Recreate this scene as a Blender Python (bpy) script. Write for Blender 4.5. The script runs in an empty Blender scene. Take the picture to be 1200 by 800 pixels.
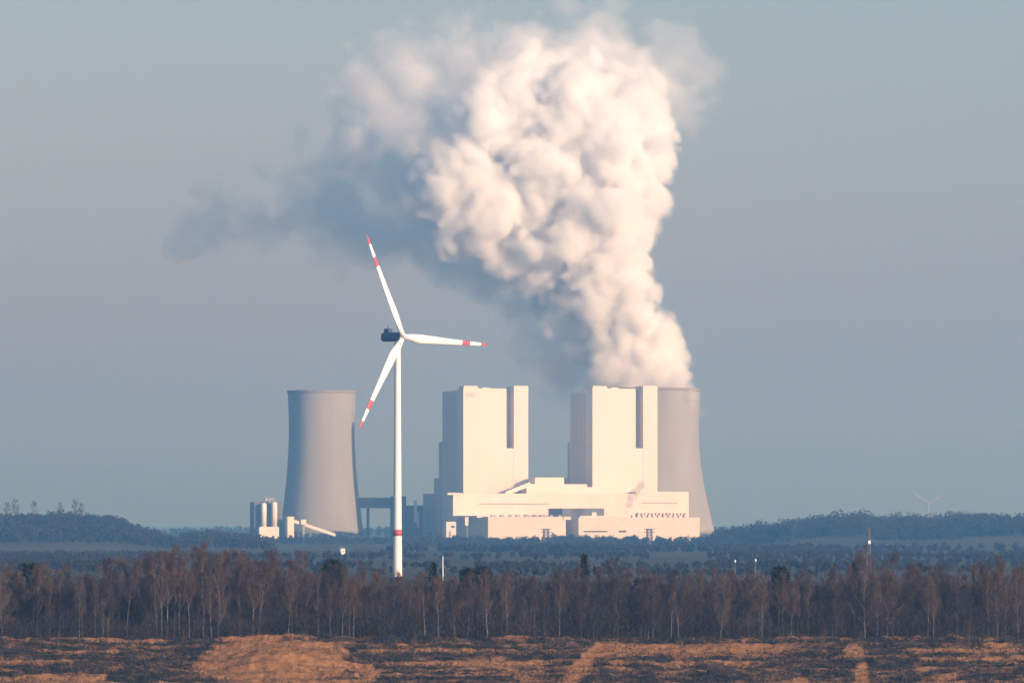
import bpy, math, random
import numpy as np
from mathutils import Vector

R = math.radians
C = bpy.context.scene.collection
scene = bpy.context.scene

# ------------------------------------------------------------------ camera, sky, sun, exposure
CAM_Z = 23.0
FOC = 6000.0            # focal length in photo pixels (photo 1200 wide)
cam_d = bpy.data.cameras.new('camera')
cam = bpy.data.objects.new('camera', cam_d)
C.objects.link(cam)
cam.location = (0, 0, CAM_Z)
cam.rotation_euler = (R(90), 0, 0)
cam_d.sensor_width = 36
cam_d.lens = 36 * FOC / 1200
cam_d.shift_y = 212 / 1200
cam_d.clip_start = 5
cam_d.clip_end = 120000
scene.camera = cam

SUN_EL, SUN_AZ = R(13), R(48)      # azimuth: from behind the camera towards the right
to_sun = Vector((math.sin(SUN_AZ) * math.cos(SUN_EL), -math.cos(SUN_AZ) * math.cos(SUN_EL), math.sin(SUN_EL)))
world = bpy.data.worlds.new("World")
scene.world = world
world.use_nodes = True
wn = world.node_tree
bg = wn.nodes['Background']
sky = wn.nodes.new('ShaderNodeTexSky')
sky.sky_type = 'NISHITA'
sky.sun_disc = False
sky.sun_elevation = SUN_EL
sky.sun_rotation = math.atan2(to_sun.x, to_sun.y)
sky.air_density = 1.0
sky.dust_density = 2.4
sky.ozone_density = 1.0
tint = wn.nodes.new('ShaderNodeMix')          # cool winter air: the whole sky a little bluer
tint.data_type = 'RGBA'; tint.blend_type = 'MULTIPLY'; tint.inputs['Factor'].default_value = 1
tint.inputs['B'].default_value = (0.92, 1.0, 1.22, 1)
wn.links.new(sky.outputs[0], tint.inputs['A'])
wn.links.new(tint.outputs['Result'], bg.inputs[0])
bg.inputs[1].default_value = 0.10
sun_d = bpy.data.lights.new('sun', 'SUN')
sun_d.energy = 4.0
sun_d.angle = R(0.5)
sun_d.color = (0.89, 0.885, 0.93)
sun = bpy.data.objects.new('sun', sun_d)
C.objects.link(sun)
sun.rotation_euler = (-to_sun).to_track_quat('-Z', 'Y').to_euler()
scene.view_settings.view_transform = 'Standard'
scene.view_settings.look = 'None'
scene.view_settings.exposure = 0.55
scene.view_settings.gamma = 1
cy = scene.cycles
cy.volume_bounces = 18
cy.max_bounces = 20
cy.diffuse_bounces = 2
cy.glossy_bounces = 1
cy.transmission_bounces = 2
cy.transparent_max_bounces = 256
cy.volume_step_rate = 1.0
cy.volume_max_steps = 256
cy.use_denoising = True
cy.use_adaptive_sampling = True

HAZE_DENSITY = 0.00016
HAZE_COLOR = (0.20, 0.545, 1.0)     # scatters blue first, like real air
HAZE_G = 0.45

rng = np.random.default_rng(7)
random.seed(7)

# ------------------------------------------------------------------ helpers
def X_at(px, Y): return (px - 600.0) * Y / FOC
def Z_at(py, Y): return CAM_Z + (612.0 - py) * Y / FOC

class MB:
    """collects boxes, tubes and loose polygons for one mesh"""
    def __init__(s): s.v = []; s.f = []; s.m = []; s.mi = 0
    def add(s, vs, fs):
        b = len(s.v); s.v += [tuple(p) for p in vs]
        for f in fs: s.f.append([b + i for i in f]); s.m.append(s.mi)
    def box(s, x0, x1, y0, y1, z0, z1):
        s.add([(x0,y0,z0),(x1,y0,z0),(x1,y1,z0),(x0,y1,z0),(x0,y0,z1),(x1,y0,z1),(x1,y1,z1),(x0,y1,z1)],
              [(0,3,2,1),(4,5,6,7),(0,1,5,4),(1,2,6,5),(2,3,7,6),(3,0,4,7)])
    def ring_tube(s, pts, rad, n=8, cap=True):
        pts = [Vector(p) for p in pts]
        b = len(s.v); k = len(pts)
        for i, p in enumerate(pts):
            d = (pts[min(i+1, k-1)] - pts[max(i-1, 0)]).normalized()
            a = d.orthogonal().normalized() if abs(d.z) < .99 else Vector((1,0,0))
            c = d.cross(a).normalized(); a = c.cross(d)
            r = rad[i] if hasattr(rad, '__len__') else rad
            for j in range(n):
                t = 2*math.pi*j/n
                s.v.append(tuple(p + a*(r*math.cos(t)) + c*(r*math.sin(t))))
        for i in range(k-1):
            for j in range(n):
                s.f.append([b+i*n+j, b+i*n+(j+1)%n, b+(i+1)*n+(j+1)%n, b+(i+1)*n+j]); s.m.append(s.mi)
        if cap:
            s.f.append([b+j for j in range(n)][::-1]); s.m.append(s.mi)
            s.f.append([b+(k-1)*n+j for j in range(n)]); s.m.append(s.mi)
    def lathe(s, prof, n=64, close=False):
        b = len(s.v); k = len(prof)
        for r, z in prof:
            for j in range(n):
                t = 2*math.pi*j/n; s.v.append((r*math.cos(t), r*math.sin(t), z))
        for i in range(k if close else k-1):
            i2 = (i+1) % k
            for j in range(n):
                s.f.append([b+i*n+j, b+i*n+(j+1)%n, b+i2*n+(j+1)%n, b+i2*n+j]); s.m.append(s.mi)
    def build(s, name, mats, parent=None, smooth=False):
        me = bpy.data.meshes.new(name)
        me.from_pydata(s.v, [], s.f)
        if not isinstance(mats, (list, tuple)): mats = [mats]
        for m in mats: me.materials.append(m)
        if len(mats) > 1: me.polygons.foreach_set('material_index', s.m)
        if smooth: me.polygons.foreach_set('use_smooth', [True]*len(me.polygons))
        me.update()
        o = bpy.data.objects.new(name, me); C.objects.link(o)
        if parent: o.parent = parent
        return o

def np_mesh(name, v, f, mats, parent=None, smooth=False):
    """v: (n,3) array, f: (m,k) index array with equal-sized faces"""
    me = bpy.data.meshes.new(name)
    k = f.shape[1]
    me.vertices.add(len(v)); me.vertices.foreach_set('co', np.asarray(v, np.float32).ravel())
    me.loops.add(f.size); me.loops.foreach_set('vertex_index', f.astype(np.int32).ravel())
    me.polygons.add(len(f)); me.polygons.foreach_set('loop_start', np.arange(0, f.size, k, dtype=np.int32))
    if smooth: me.polygons.foreach_set('use_smooth', np.ones(len(f), bool))
    for m in (mats if isinstance(mats, (list, tuple)) else [mats]): me.materials.append(m)
    me.update(calc_edges=True); me.validate()
    o = bpy.data.objects.new(name, me); C.objects.link(o)
    if parent: o.parent = parent
    return o

def tag(o, label=None, cat=None, group=None, kind=None):
    if label: o['label'] = label
    if cat: o['category'] = cat
    if group: o['group'] = group
    if kind: o['kind'] = kind
    return o

def empty(name, loc, rz=0, label=None, cat=None, group=None):
    o = bpy.data.objects.new(name, None); C.objects.link(o)
    o.location = loc; o.rotation_euler = (0, 0, rz)
    return tag(o, label, cat, group)

def copy_tree(o, parent=None):
    c = o.copy(); C.objects.link(c)
    if parent: c.parent = parent
    for ch in list(o.children): copy_tree(ch, c)
    return c

def mat(name, col, rough=0.8, col2=None, scale=1.0, vec_scale=(1,1,1), detail=4, lo=0.35, hi=0.65, spec=0.3, bump=0, coords='Object', trans=0):
    m = bpy.data.materials.new(name); m.use_nodes = True
    nt = m.node_tree; p = nt.nodes['Principled BSDF']
    p.inputs['Roughness'].default_value = rough
    p.inputs['Specular IOR Level'].default_value = spec
    p.inputs['Base Color'].default_value = (*col, 1)
    if col2:
        tc = nt.nodes.new('ShaderNodeTexCoord'); mp = nt.nodes.new('ShaderNodeMapping')
        nz = nt.nodes.new('ShaderNodeTexNoise'); rp = nt.nodes.new('ShaderNodeValToRGB')
        mp.inputs['Scale'].default_value = vec_scale
        nz.inputs['Scale'].default_value = scale; nz.inputs['Detail'].default_value = detail
        rp.color_ramp.elements[0].position = lo; rp.color_ramp.elements[1].position = hi
        rp.color_ramp.elements[0].color = (*col, 1); rp.color_ramp.elements[1].color = (*col2, 1)
        nt.links.new(tc.outputs[coords], mp.inputs[0]); nt.links.new(mp.outputs[0], nz.inputs['Vector'])
        nt.links.new(nz.outputs['Fac'], rp.inputs[0]); nt.links.new(rp.outputs[0], p.inputs['Base Color'])
        if bump:
            bp = nt.nodes.new('ShaderNodeBump'); bp.inputs['Distance'].default_value = bump
            nt.links.new(nz.outputs['Fac'], bp.inputs['Height']); nt.links.new(bp.outputs[0], p.inputs['Normal'])
    return m

def lattice_noise(x, y, seed=0):
    """smooth 2-D value noise, arrays in, 0..1 out"""
    g = np.random.default_rng(seed).random((256, 256))
    xi = np.floor(x).astype(int); yi = np.floor(y).astype(int)
    fx = x - xi; fy = y - yi
    fx = fx*fx*(3-2*fx); fy = fy*fy*(3-2*fy)
    a = g[xi % 256, yi % 256]; b = g[(xi+1) % 256, yi % 256]; c = g[xi % 256, (yi+1) % 256]; d = g[(xi+1) % 256, (yi+1) % 256]
    return (a*(1-fx)+b*fx)*(1-fy) + (c*(1-fx)+d*fx)*fy
def fbm(x, y, seed=0, octs=4):
    t = 0; amp = .5; tot = 0
    for i in range(octs):
        t = t + amp*lattice_noise(x*2**i + 17*i, y*2**i + 31*i, seed+i); tot += amp; amp *= .5
    return t/tot
def sstep(a, b, x):
    t = np.clip((x-a)/(b-a), 0, 1); return t*t*(3-2*t)

# ------------------------------------------------------------------ terrain
def bank_z(y):
    """quarry bank in front of the tree belt, pit floor before it, rim under the camera"""
    z = np.interp(y, [-3000, -30, 25, 90, 900, 940, 1000, 1003], [20.8, 20.8, 20.8, -13, -13, -11, -0.25, 0.0])
    return z
def terrain(x, y):
    x = np.asarray(x, float); y = np.asarray(y, float)
    z = bank_z(y)
    # far country: low hill on the left, rising wooded ridge on the right
    px = 600 + FOC*x/np.maximum(y, 500)
    hl = 23*sstep(4050, 4800, y)*(1-sstep(5200, 6400, y))*(1-sstep(110, 225, px))
    hl = hl + 7*sstep(4050, 4800, y)*(1-sstep(5200, 6400, y))*sstep(205, 225, px)*(1-sstep(240, 345, px))
    hr = (3+11*sstep(850, 990, px)*(1-.35*sstep(1000, 1045, px))+5*sstep(1060, 1190, px))*sstep(4300, 5300, y)*(1-sstep(5600, 7000, y))*sstep(835, 900, px)
    und = (fbm(x/400+50, y/400, 11, 3)-.5)*3.0*sstep(1300, 1800, y)
    und = und + (fbm(x/60+50, y/60, 12, 3)-.5)*0.6*sstep(800, 900, y)*(1-sstep(1300, 1800, y))
    # gullies and benches on the bank
    onb = sstep(905, 945, y)*(1-sstep(1001, 1006, y))
    g = (fbm(x/14+9, y/9, 21, 4)-.5)*1.5 + (fbm(x/2.2+9, y/1.6, 22, 4)-.5)*1.1
    bench = 0.65*np.sin(y/6.0*2*np.pi + 3.2*fbm(x/70, y/60, 23, 2))
    # the bare sand mound
    mound = 1.6*np.exp(-(((px-318)/55)**2 + ((y-978)/16)**2))
    return z + hl + hr + und + onb*(g+bench) + mound

xs = np.unique(np.concatenate([np.linspace(-112, 112, 520), np.linspace(-180, 180, 360), np.linspace(-420, 420, 60), np.linspace(-1500, 1500, 70), np.linspace(-9000, 9000, 30)]))
ys = np.unique(np.concatenate([np.linspace(-2500, 0, 8), np.linspace(0, 100, 12), np.linspace(100, 900, 10), np.linspace(912, 1012, 230), np.linspace(1015, 1300, 40), np.linspace(1320, 6600, 120), np.geomspace(6700, 38000, 24)]))
GX, GY = np.meshgrid(xs, ys)
GZ = terrain(GX, GY)
v = np.stack([GX.ravel(), GY.ravel(), GZ.ravel()], 1)
nx, ny = len(xs), len(ys)
idx = np.arange(nx*ny).reshape(ny, nx)
f = np.stack([idx[:-1,:-1].ravel(), idx[:-1,1:].ravel(), idx[1:,1:].ravel(), idx[1:,:-1].ravel()], 1)

def sand_mask(x, y, z):
    px = 600 + FOC*x/np.maximum(y, 300); py = 612 + FOC*(CAM_Z-z)/np.maximum(y, 300)
    n = fbm(x/5.0, y/3.0, 31, 5); n2 = fbm(x/22.0, y/3.4, 33, 4)
    m = np.zeros_like(x)
    # mound
    m = np.maximum(m, 1.9 - (np.abs((px-322)/80)**2.2 + np.abs((py-777)/31)**2.2)*1.2)
    # diagonal track and the shelf it climbs to
    tx = np.interp(py, [757, 765, 780, 800, 815], [712, 695, 682, 667, 655])
    m = np.maximum(m, (1.7 - np.abs(px-tx)/9)*sstep(753, 757, py))
    m = np.maximum(m, (1.4 - np.abs(py-761)/7)*sstep(690, 700, px)*(1-sstep(855, 975, px)))
    m = np.maximum(m, (1.0 - np.abs(px-868)/12)*sstep(755, 760, py)*(1-sstep(775, 788, py)))
    m = np.maximum(m, (1.0 - np.abs(px-795)/9)*sstep(755, 760, py)*(1-sstep(778, 786, py)))
    # stripes left and centre
    for (c, w, a, b) in [(776, 6, 455, 640), (762, 4, 460, 560), (788, 4, 520, 640), (795, 6, 600, 650), (797, 7, -20, 120), (772, 4, -20, 40), (783, 5, 395, 440), (762, 4, 1060, 1200), (770, 5, 1090, 1250)]:
        m = np.maximum(m, (0.95 - np.abs(py-c)/w)*sstep(a-15, a+15, px)*(1-sstep(b-15, b+15, px)))
    for (cx_, cy_, rx, ry) in [(1010, 795, 9, 28), (1105, 803, 32, 13), (1000, 763, 14, 8), (430, 790, 18, 12), (935, 800, 20, 8)]:
        m = np.maximum(m, 1.1 - ((px-cx_)/rx)**2 - ((py-cy_)/ry)**2)
    dark = np.maximum(sstep(930, 965, px)*sstep(764, 770, py), sstep(395, 402, px)*(1-sstep(440, 455, px))*sstep(752, 756, py))
    row = np.sin(y/6.0*2*np.pi + 3.2*fbm(x/70, y/60, 23, 2))
    m = np.maximum(m, .06*(1-dark)) + (n-.5)*1.35 + (n2-.5)*.9*(1-.6*dark) + .42*row
    return np.clip(m, 0, 1)*sstep(880, 915, y)*(1-sstep(1001, 1004, y))
SM = sand_mask(GX, GY, GZ)

def ground_material():
    m = bpy.data.materials.new('ground_soil'); m.use_nodes = True
    nt = m.node_tree; N = nt.nodes; L = nt.links; p = N['Principled BSDF']
    p.inputs['Roughness'].default_value = .95; p.inputs['Specular IOR Level'].default_value = .1
    at = N.new('ShaderNodeAttribute'); at.attribute_name = 'sand'
    fa = N.new('ShaderNodeAttribute'); fa.attribute_name = 'field'
    tc = N.new('ShaderNodeTexCoord')
    def noise(sc, vs, det=5):
        mp = N.new('ShaderNodeMapping'); mp.inputs['Scale'].default_value = vs
        nz = N.new('ShaderNodeTexNoise'); nz.inputs['Scale'].default_value = sc; nz.inputs['Detail'].default_value = det
        L.new(tc.outputs['Object'], mp.inputs[0]); L.new(mp.outputs[0], nz.inputs['Vector']); return nz.outputs['Fac']
    def ramp(fac, *els):
        r = N.new('ShaderNodeValToRGB'); r.color_ramp.elements[0].position = els[0][0]; r.color_ramp.elements[0].color = (*els[0][1], 1)
        r.color_ramp.elements[1].position = els[-1][0]; r.color_ramp.elements[1].color = (*els[-1][1], 1)
        for q, c in els[1:-1]:
            e = r.color_ramp.elements.new(q); e.color = (*c, 1)
        L.new(fac, r.inputs[0]); return r.outputs[0]
    def mix(fac, a, b):
        x = N.new('ShaderNodeMix'); x.data_type = 'RGBA'; L.new(fac, x.inputs['Factor']); L.new(a, x.inputs['A']); L.new(b, x.inputs['B']); return x.outputs['Result']
    sand = ramp(noise(.9, (1,1,1)), (.3, (.18,.082,.035)), (.5, (.28,.135,.058)), (.72, (.36,.185,.088)))
    scrub = ramp(noise(.55, (.5,1.2,1)), (.34, (.018,.019,.020)), (.48, (.045,.034,.028)), (.60, (.14,.080,.048)), (.72, (.24,.135,.075)))
    fine = noise(2.3, (.6,1.4,1))
    # perturb the sand edge
    mth = N.new('ShaderNodeMath'); mth.operation = 'MULTIPLY_ADD'; L.new(fine, mth.inputs[0]); mth.inputs[1].default_value = 1.3; mth.inputs[2].default_value = -.65
    ad = N.new('ShaderNodeMath'); ad.operation = 'ADD'; L.new(mth.outputs[0], ad.inputs[0]); L.new(at.outputs['Fac'], ad.inputs[1])
    rr = N.new('ShaderNodeMapRange'); rr.inputs['From Min'].default_value = .35; rr.inputs['From Max'].default_value = .6; L.new(ad.outputs[0], rr.inputs['Value'])
    bank = mix(rr.outputs[0], scrub, sand)
    fields = ramp(noise(.004, (1,.35,1), 6), (.32, (.065,.066,.045)), (.46, (.085,.08,.052)), (.54, (.105,.09,.06)), (.66, (.062,.08,.040)))
    col = mix(fa.outputs['Fac'], bank, fields)
    L.new(col, p.inputs['Base Color'])
    bp = N.new('ShaderNodeBump'); bp.inputs['Distance'].default_value = .25; bp.inputs['Strength'].default_value = .7
    L.new(fine, bp.inputs['Height']); L.new(bp.outputs[0], p.inputs['Normal'])
    return m
ground = np_mesh('ground', v, f, ground_material(), smooth=True)
tag(ground, 'scrubby quarry bank with bare orange sand and dark fields beyond', 'ground', kind='structure')
a = ground.data.attributes.new('sand', 'FLOAT', 'POINT'); a.data.foreach_set('value', SM.ravel().astype(np.float32))
a = ground.data.attributes.new('field', 'FLOAT', 'POINT'); a.data.foreach_set('value', sstep(1004, 1120, GY).ravel().astype(np.float32))

def ground_z(x, y): return float(terrain(np.array([x]), np.array([y]))[0])

# ------------------------------------------------------------------ haze
hz = MB(); hz.box(-9500, 9500, -2600, 39000, -17, 760)
haze_m = bpy.data.materials.new('haze_air'); haze_m.use_nodes = True
nt = haze_m.node_tree; nt.nodes.remove(nt.nodes['Principled BSDF'])
pv = nt.nodes.new('ShaderNodeVolumePrincipled')
pv.inputs['Color'].default_value = (*HAZE_COLOR, 1); pv.inputs['Density'].default_value = HAZE_DENSITY; pv.inputs['Anisotropy'].default_value = HAZE_G
pv.inputs['Absorption Color'].default_value = (1, 1, 1, 1)
nt.links.new(pv.outputs[0], nt.nodes['Material Output'].inputs['Volume'])
haze = hz.build('haze', haze_m)
tag(haze, 'thin blue winter haze lying over the whole plain', 'haze', kind='stuff')

# ------------------------------------------------------------------ materials
M = {}
M['white_clad'] = mat('white_cladding', (.75,.69,.65), .6, (.69,.635,.60), .05, (1,1,.25), 3, .3, .7)
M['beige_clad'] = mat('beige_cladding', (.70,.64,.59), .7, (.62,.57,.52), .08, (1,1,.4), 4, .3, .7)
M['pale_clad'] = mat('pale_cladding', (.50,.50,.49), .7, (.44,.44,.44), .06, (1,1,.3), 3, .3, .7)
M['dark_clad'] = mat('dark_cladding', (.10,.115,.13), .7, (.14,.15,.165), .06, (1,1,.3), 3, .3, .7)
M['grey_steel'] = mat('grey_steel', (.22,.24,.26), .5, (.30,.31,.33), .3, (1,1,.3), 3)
M['concrete'] = mat('tower_concrete', (.33,.335,.32), .9, (.255,.26,.25), .05, (1,1,.10), 6, .3, .72)
M['concrete_dark'] = mat('tower_rim_concrete', (.26,.24,.225), .9, (.22,.2,.19), .05, (1,1,.3), 4)
M['white_paint'] = mat('white_paint', (.80,.79,.76), .4, (.72,.71,.68), .15, (1,1,.12), 3, .35, .7)
M['red_paint'] = mat('red_paint', (.47,.10,.11), .5, (.40,.09,.10), .4, (1,1,1), 2)
M['nacelle_shade'] = mat('nacelle_shade', (.055,.085,.16), .5, (.04,.065,.13), .4, (1,1,1), 2)  # dark blue carries the shade of the nacelle's sunless side
M['logo_paint'] = mat('logo_paint', (.42,.44,.40), .6, (.48,.48,.44), .5)
M['glass'] = mat('window_glass', (.05,.06,.075), .25, (.08,.09,.1), .1, spec=.5)
M['lattice'] = mat('galvanised_steel', (.17,.18,.19), .6, (.22,.22,.23), .6)
M['birch_bark'] = mat('birch_bark', (.22,.20,.185), .8, (.08,.07,.065), 1.5, (1,1,.7), 4, .42, .68)
M['grey_bark'] = mat('grey_bark', (.11,.085,.07), .9, (.16,.125,.10), 1.5, (1,1,.5), 4)
M['twig_red'] = mat('twig_red', (.128,.080,.056), .9, (.082,.053,.040), .4, detail=3)
M['twig_brown'] = mat('twig_brown', (.105,.064,.042), .9, (.068,.045,.033), .4, detail=3)
M['twig_grey'] = mat('twig_grey', (.058,.045,.040), .9, (.038,.031,.03), .4, detail=3)
M['evergreen'] = mat('evergreen_needles', (.022,.035,.022), .9, (.040,.055,.030), .6, detail=3)
M['scrub_dark'] = mat('scrub_leaves', (.016,.022,.021), .9, (.036,.037,.028), .35, detail=4)
M['scrub_brown'] = mat('scrub_brown', (.10,.062,.040), .9, (.155,.095,.055), .35, detail=4)
M['undergrowth'] = mat('undergrowth_twigs', (.030,.024,.022), .9, (.075,.05,.036), .18, detail=5)
M['far_wood'] = mat('far_wood', (.022,.026,.020), .95, (.042,.038,.028), .02, detail=5)

# ------------------------------------------------------------------ power station, in its own turned frame
PHI = R(15)
PC, PS = math.cos(PHI), math.sin(PHI)
POX, POY = 20.0, 6000.0
def U(px, v):
    """frame coordinate u (along the front) of the point at depth v seen in photo column px"""
    k = px - 600.0
    return (FOC*(POX - v*PS) - k*(POY + v*PC))/(k*PS - FOC*PC)
def Yuv(u, v): return POY + u*PS + v*PC
def uvw(u, v): return (POX + u*PC - v*PS, POY + u*PS + v*PC)
class Plant:
    """one building of the station: an Empty at its front foot and boxes given by photo edges and depth"""
    def __init__(s, name, px, v, label, cat, group=None):
        s.u0 = U(px, v); s.v0 = v
        x, y = uvw(s.u0, v)
        s.z0 = 0.0
        s.o = empty(name, (x, y, 0), PHI, label, cat, group)
    def box(s, mb, px0, px1, py0, py1, v, d, py1_ground=False):
        u0, u1 = U(px0, v), U(px1, v)
        Y = Yuv((u0+u1)/2, v)
        z1 = Z_at(py0, Y); z0 = -4.0 if py1 is None else Z_at(py1, Y)
        mb.box(u0-s.u0, u1-s.u0, v-s.v0, v+d-s.v0, z0, z1)
    def part(s, name, m, *boxes, parent=None):
        mb = MB()
        for b in boxes: s.box(mb, *b)
        return mb.build(name, m, parent or s.o)

def boiler_house(dx, label, logo):
    P = Plant('boiler_house', 543+dx, 0, label, 'boiler house', 'twin white boiler houses')
    w = M['white_clad']
    P.part('main_block', w, (543+dx, 593.5+dx, 455, None, 0, 30))
    P.part('parapet', w, (543.3+dx, 560+dx, 452, 455, .4, 22))
    P.part('roof_plant_room', w, (565+dx, 574+dx, 454, 455.05, 6, 14))
    P.part('stair_tower', w, (602.3+dx, 619+dx, 452, None, 0, 36))
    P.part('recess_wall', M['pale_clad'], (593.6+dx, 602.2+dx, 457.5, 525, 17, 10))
    P.part('recess_infill', w, (593.6+dx, 602.2+dx, 525, None, .3, 26))
    P.part('rear_block', M['white_clad'], (535+dx, 610+dx, 457.3, None, 30.1, 68))
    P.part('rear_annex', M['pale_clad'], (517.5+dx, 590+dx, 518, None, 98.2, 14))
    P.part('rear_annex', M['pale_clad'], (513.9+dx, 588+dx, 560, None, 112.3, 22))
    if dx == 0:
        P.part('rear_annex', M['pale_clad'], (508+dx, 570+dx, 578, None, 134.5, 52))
    # thin beige strip across the facade
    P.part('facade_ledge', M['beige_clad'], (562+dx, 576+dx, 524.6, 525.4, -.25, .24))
    # ribs of the dark side wall
    mb = MB()
    for k in range(9):
        u = U(535+dx, 30.1) - P.u0
        mb.box(u-.5, u-.02, 34+7*k, 35+7*k, 2, Z_at(458.5, 6000))
    mb.build('side_rib', M['pale_clad'], P.o)['kind'] = 'stuff'
    if logo:
        # pale lettering high on the corner of the facade
        u = U(546.2, 0)-P.u0; z = Z_at(465.6, 6000); mb = MB()
        def st(x0, x1, z0, z1): mb.box(u+x0, u+x1, -.22, -.02, z+z0, z+z1)
        st(0,.9,0,5); st(.9,3,4.2,5); st(.9,3,2.2,3); st(2.2,3,3,4.2); st(1.7,2.6,0,2.2)
        for q in (4,5.6,7.2): st(q,q+.8,0,5)
        st(4.8,5.6,0,.9); st(6.4,7.2,0,.9)
        st(9,9.9,0,5); st(9.9,12,4.2,5); st(9.9,11.6,2.1,2.9); st(9.9,12,0,.8)
        mb.build('logo', M['logo_paint'], P.o)
    return P
boiler_house(0, 'white boiler house tower nearest the wind turbine, pale lettering at its top corner', True)
boiler_house(151.4, 'white boiler house tower standing right in front of the steaming cooling tower', False)

# coal bunker bay between the boiler houses
P = Plant('bunker_building', 595, -30, 'low stepped white bay with raised middle linking the two boiler towers', 'building')
P.part('stepped_block', M['white_clad'], (617, 688, 567, None, -30, 28))
P.part('stepped_block', M['white_clad'], (627, 661, 559.2, 566.98, -28, 22))
P.part('stepped_block', M['white_clad'], (688.1, 742, 570.5, None, -29.5, 27))
mb = MB()
u0, u1 = U(592, -31), U(621, -31)
z0, z1, th = Z_at(576, 5970), Z_at(564.5, 5970), 5.0
mb.add([(u0-P.u0,-2,z0-th),(u1-P.u0,-2,z1-th),(u1-P.u0,-2,z1),(u0-P.u0,-2,z0),(u0-P.u0,4,z0-th),(u1-P.u0,4,z1-th),(u1-P.u0,4,z1),(u0-P.u0,4,z0)],
       [(0,1,2,3),(5,4,7,6),(3,2,6,7),(4,5,1,0),(4,0,3,7),(1,5,6,2)])
mb.build('sloping_gallery', M['white_clad'], P.o)

# turbine hall
P = Plant('turbine_hall', 531, -60, 'long white turbine hall across the foot of both boiler towers', 'turbine hall')
P.part('hall_block', M['white_clad'], (531, 745, 578, None, -60, 28))
P.part('hall_block', M['white_clad'], (745.1, 807, 576, None, -60, 28))
P.part('roof_edge', M['white_clad'], (524.5, 541, 577.2, 579.6, -61, 14))
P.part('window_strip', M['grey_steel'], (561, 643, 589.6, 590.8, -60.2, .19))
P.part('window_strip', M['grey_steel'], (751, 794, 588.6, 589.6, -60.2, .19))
mb = MB()
for k in range(14):
    px = 748 + k*4.2
    P.box(mb, px, px+2.4, 600.6, 603.8, -64, 3.5)
mb.build('roof_vent', M['beige_clad'], P.o)['kind'] = 'stuff'

P = Plant('service_hall', 572, -205, 'beige front hall with plain facade left of the dark gap', 'hall')
P.part('hall_block', M['beige_clad'], (572, 663, 605, None, -205, 143))
P.part('canopy', M['beige_clad'], (660.5, 669, 605.2, 608.5, -206, 40))
P.part('parapet', M['white_clad'], (559, 571.9, 603.8, 606.5, -180, 110))
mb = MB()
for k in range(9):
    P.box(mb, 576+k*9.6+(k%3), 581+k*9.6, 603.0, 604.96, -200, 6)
mb.build('roof_vent', M['grey_steel'], P.o)['kind'] = 'stuff'  # grey colour draws the dashed shade line along the roof edge
P.part('door', M['grey_steel'], (585, 592, 631, 637, -205.3, .28))

P = Plant('workshop_hall', 678, -205, 'beige front hall right of the dark gap with window bands', 'hall')
P.part('hall_block', M['beige_clad'], (678, 820, 606, None, -205, 56))
P.part('raised_roof', M['beige_clad'], (680, 722, 604, 605.96, -203, 30))
P.part('window_band', M['glass'], (684, 712, 621.6, 623.2, -205.3, .28))
P.part('window_band', M['glass'], (725, 734, 621.2, 623.4, -205.3, .28))
P.part('window_band', M['glass'], (688, 718, 630, 631.8, -205.3, .28))
mb = MB()
for k in range(11):
    P.box(mb, 741+k*6.1, 744.4+k*6.1, 603.6, 605.96, -200, 6)
mb.build('roof_vent', M['beige_clad'], P.o)['kind'] = 'stuff'
P.part('loading_bay', M['white_clad'], (686, 722, 634, None, -212, 6.6))

P = Plant('slot_shade', 659, -150, 'dark blue box standing in for the shaded slot above the gap', 'shaded slot')
P.part('shade_box', M['dark_clad'], (659, 708, 595.4, 606.5, -150, 60))  # dark box and colour stand in for shade in the slot
P.part('vent_cap', M['white_clad'], (693.5, 699, 600, 605.5, -151.5, 1.4))
P.part('support_frame', M['grey_steel'], (661, 706, 606.6, None, -140, 45))

P = Plant('service_shed', 523, -165, 'small white shed in front of the dark plant flank', 'shed')
P.part('wall', M['white_clad'], (523, 534.5, 611, None, -165, 14))
P.part('door', M['grey_steel'], (526, 528.4, 622, 628, -165.25, .22))
P.part('window', M['glass'], (528.6, 533, 615.5, 618, -165.25, .22))
P = Plant('vent_tower', 545, -215, 'slim white vent tower in front of the dark hall side', 'vent tower')
P.part('shaft', M['white_clad'], (545, 549, 605.5, 615.5, -215, 5))
P.part('leg_frame', M['dark_clad'], (546, 548.4, 615.6, None, -214, 3))

# coal conveyor bridge and transfer house to the left of the boilers
P = Plant('conveyor_bridge', 420, 150, 'dark raised conveyor bridge crossing between cooling tower and boiler house', 'conveyor bridge')
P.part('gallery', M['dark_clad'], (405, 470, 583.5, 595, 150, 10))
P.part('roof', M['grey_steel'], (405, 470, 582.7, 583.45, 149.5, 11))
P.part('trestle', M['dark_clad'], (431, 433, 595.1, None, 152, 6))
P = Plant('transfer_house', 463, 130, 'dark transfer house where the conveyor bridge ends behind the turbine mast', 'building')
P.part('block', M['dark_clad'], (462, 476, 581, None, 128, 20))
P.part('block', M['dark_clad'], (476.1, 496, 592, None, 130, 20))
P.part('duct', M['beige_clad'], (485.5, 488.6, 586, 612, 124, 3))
P.part('duct', M['beige_clad'], (488.8, 491, 600, 618, 123.6, 2.6))

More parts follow.
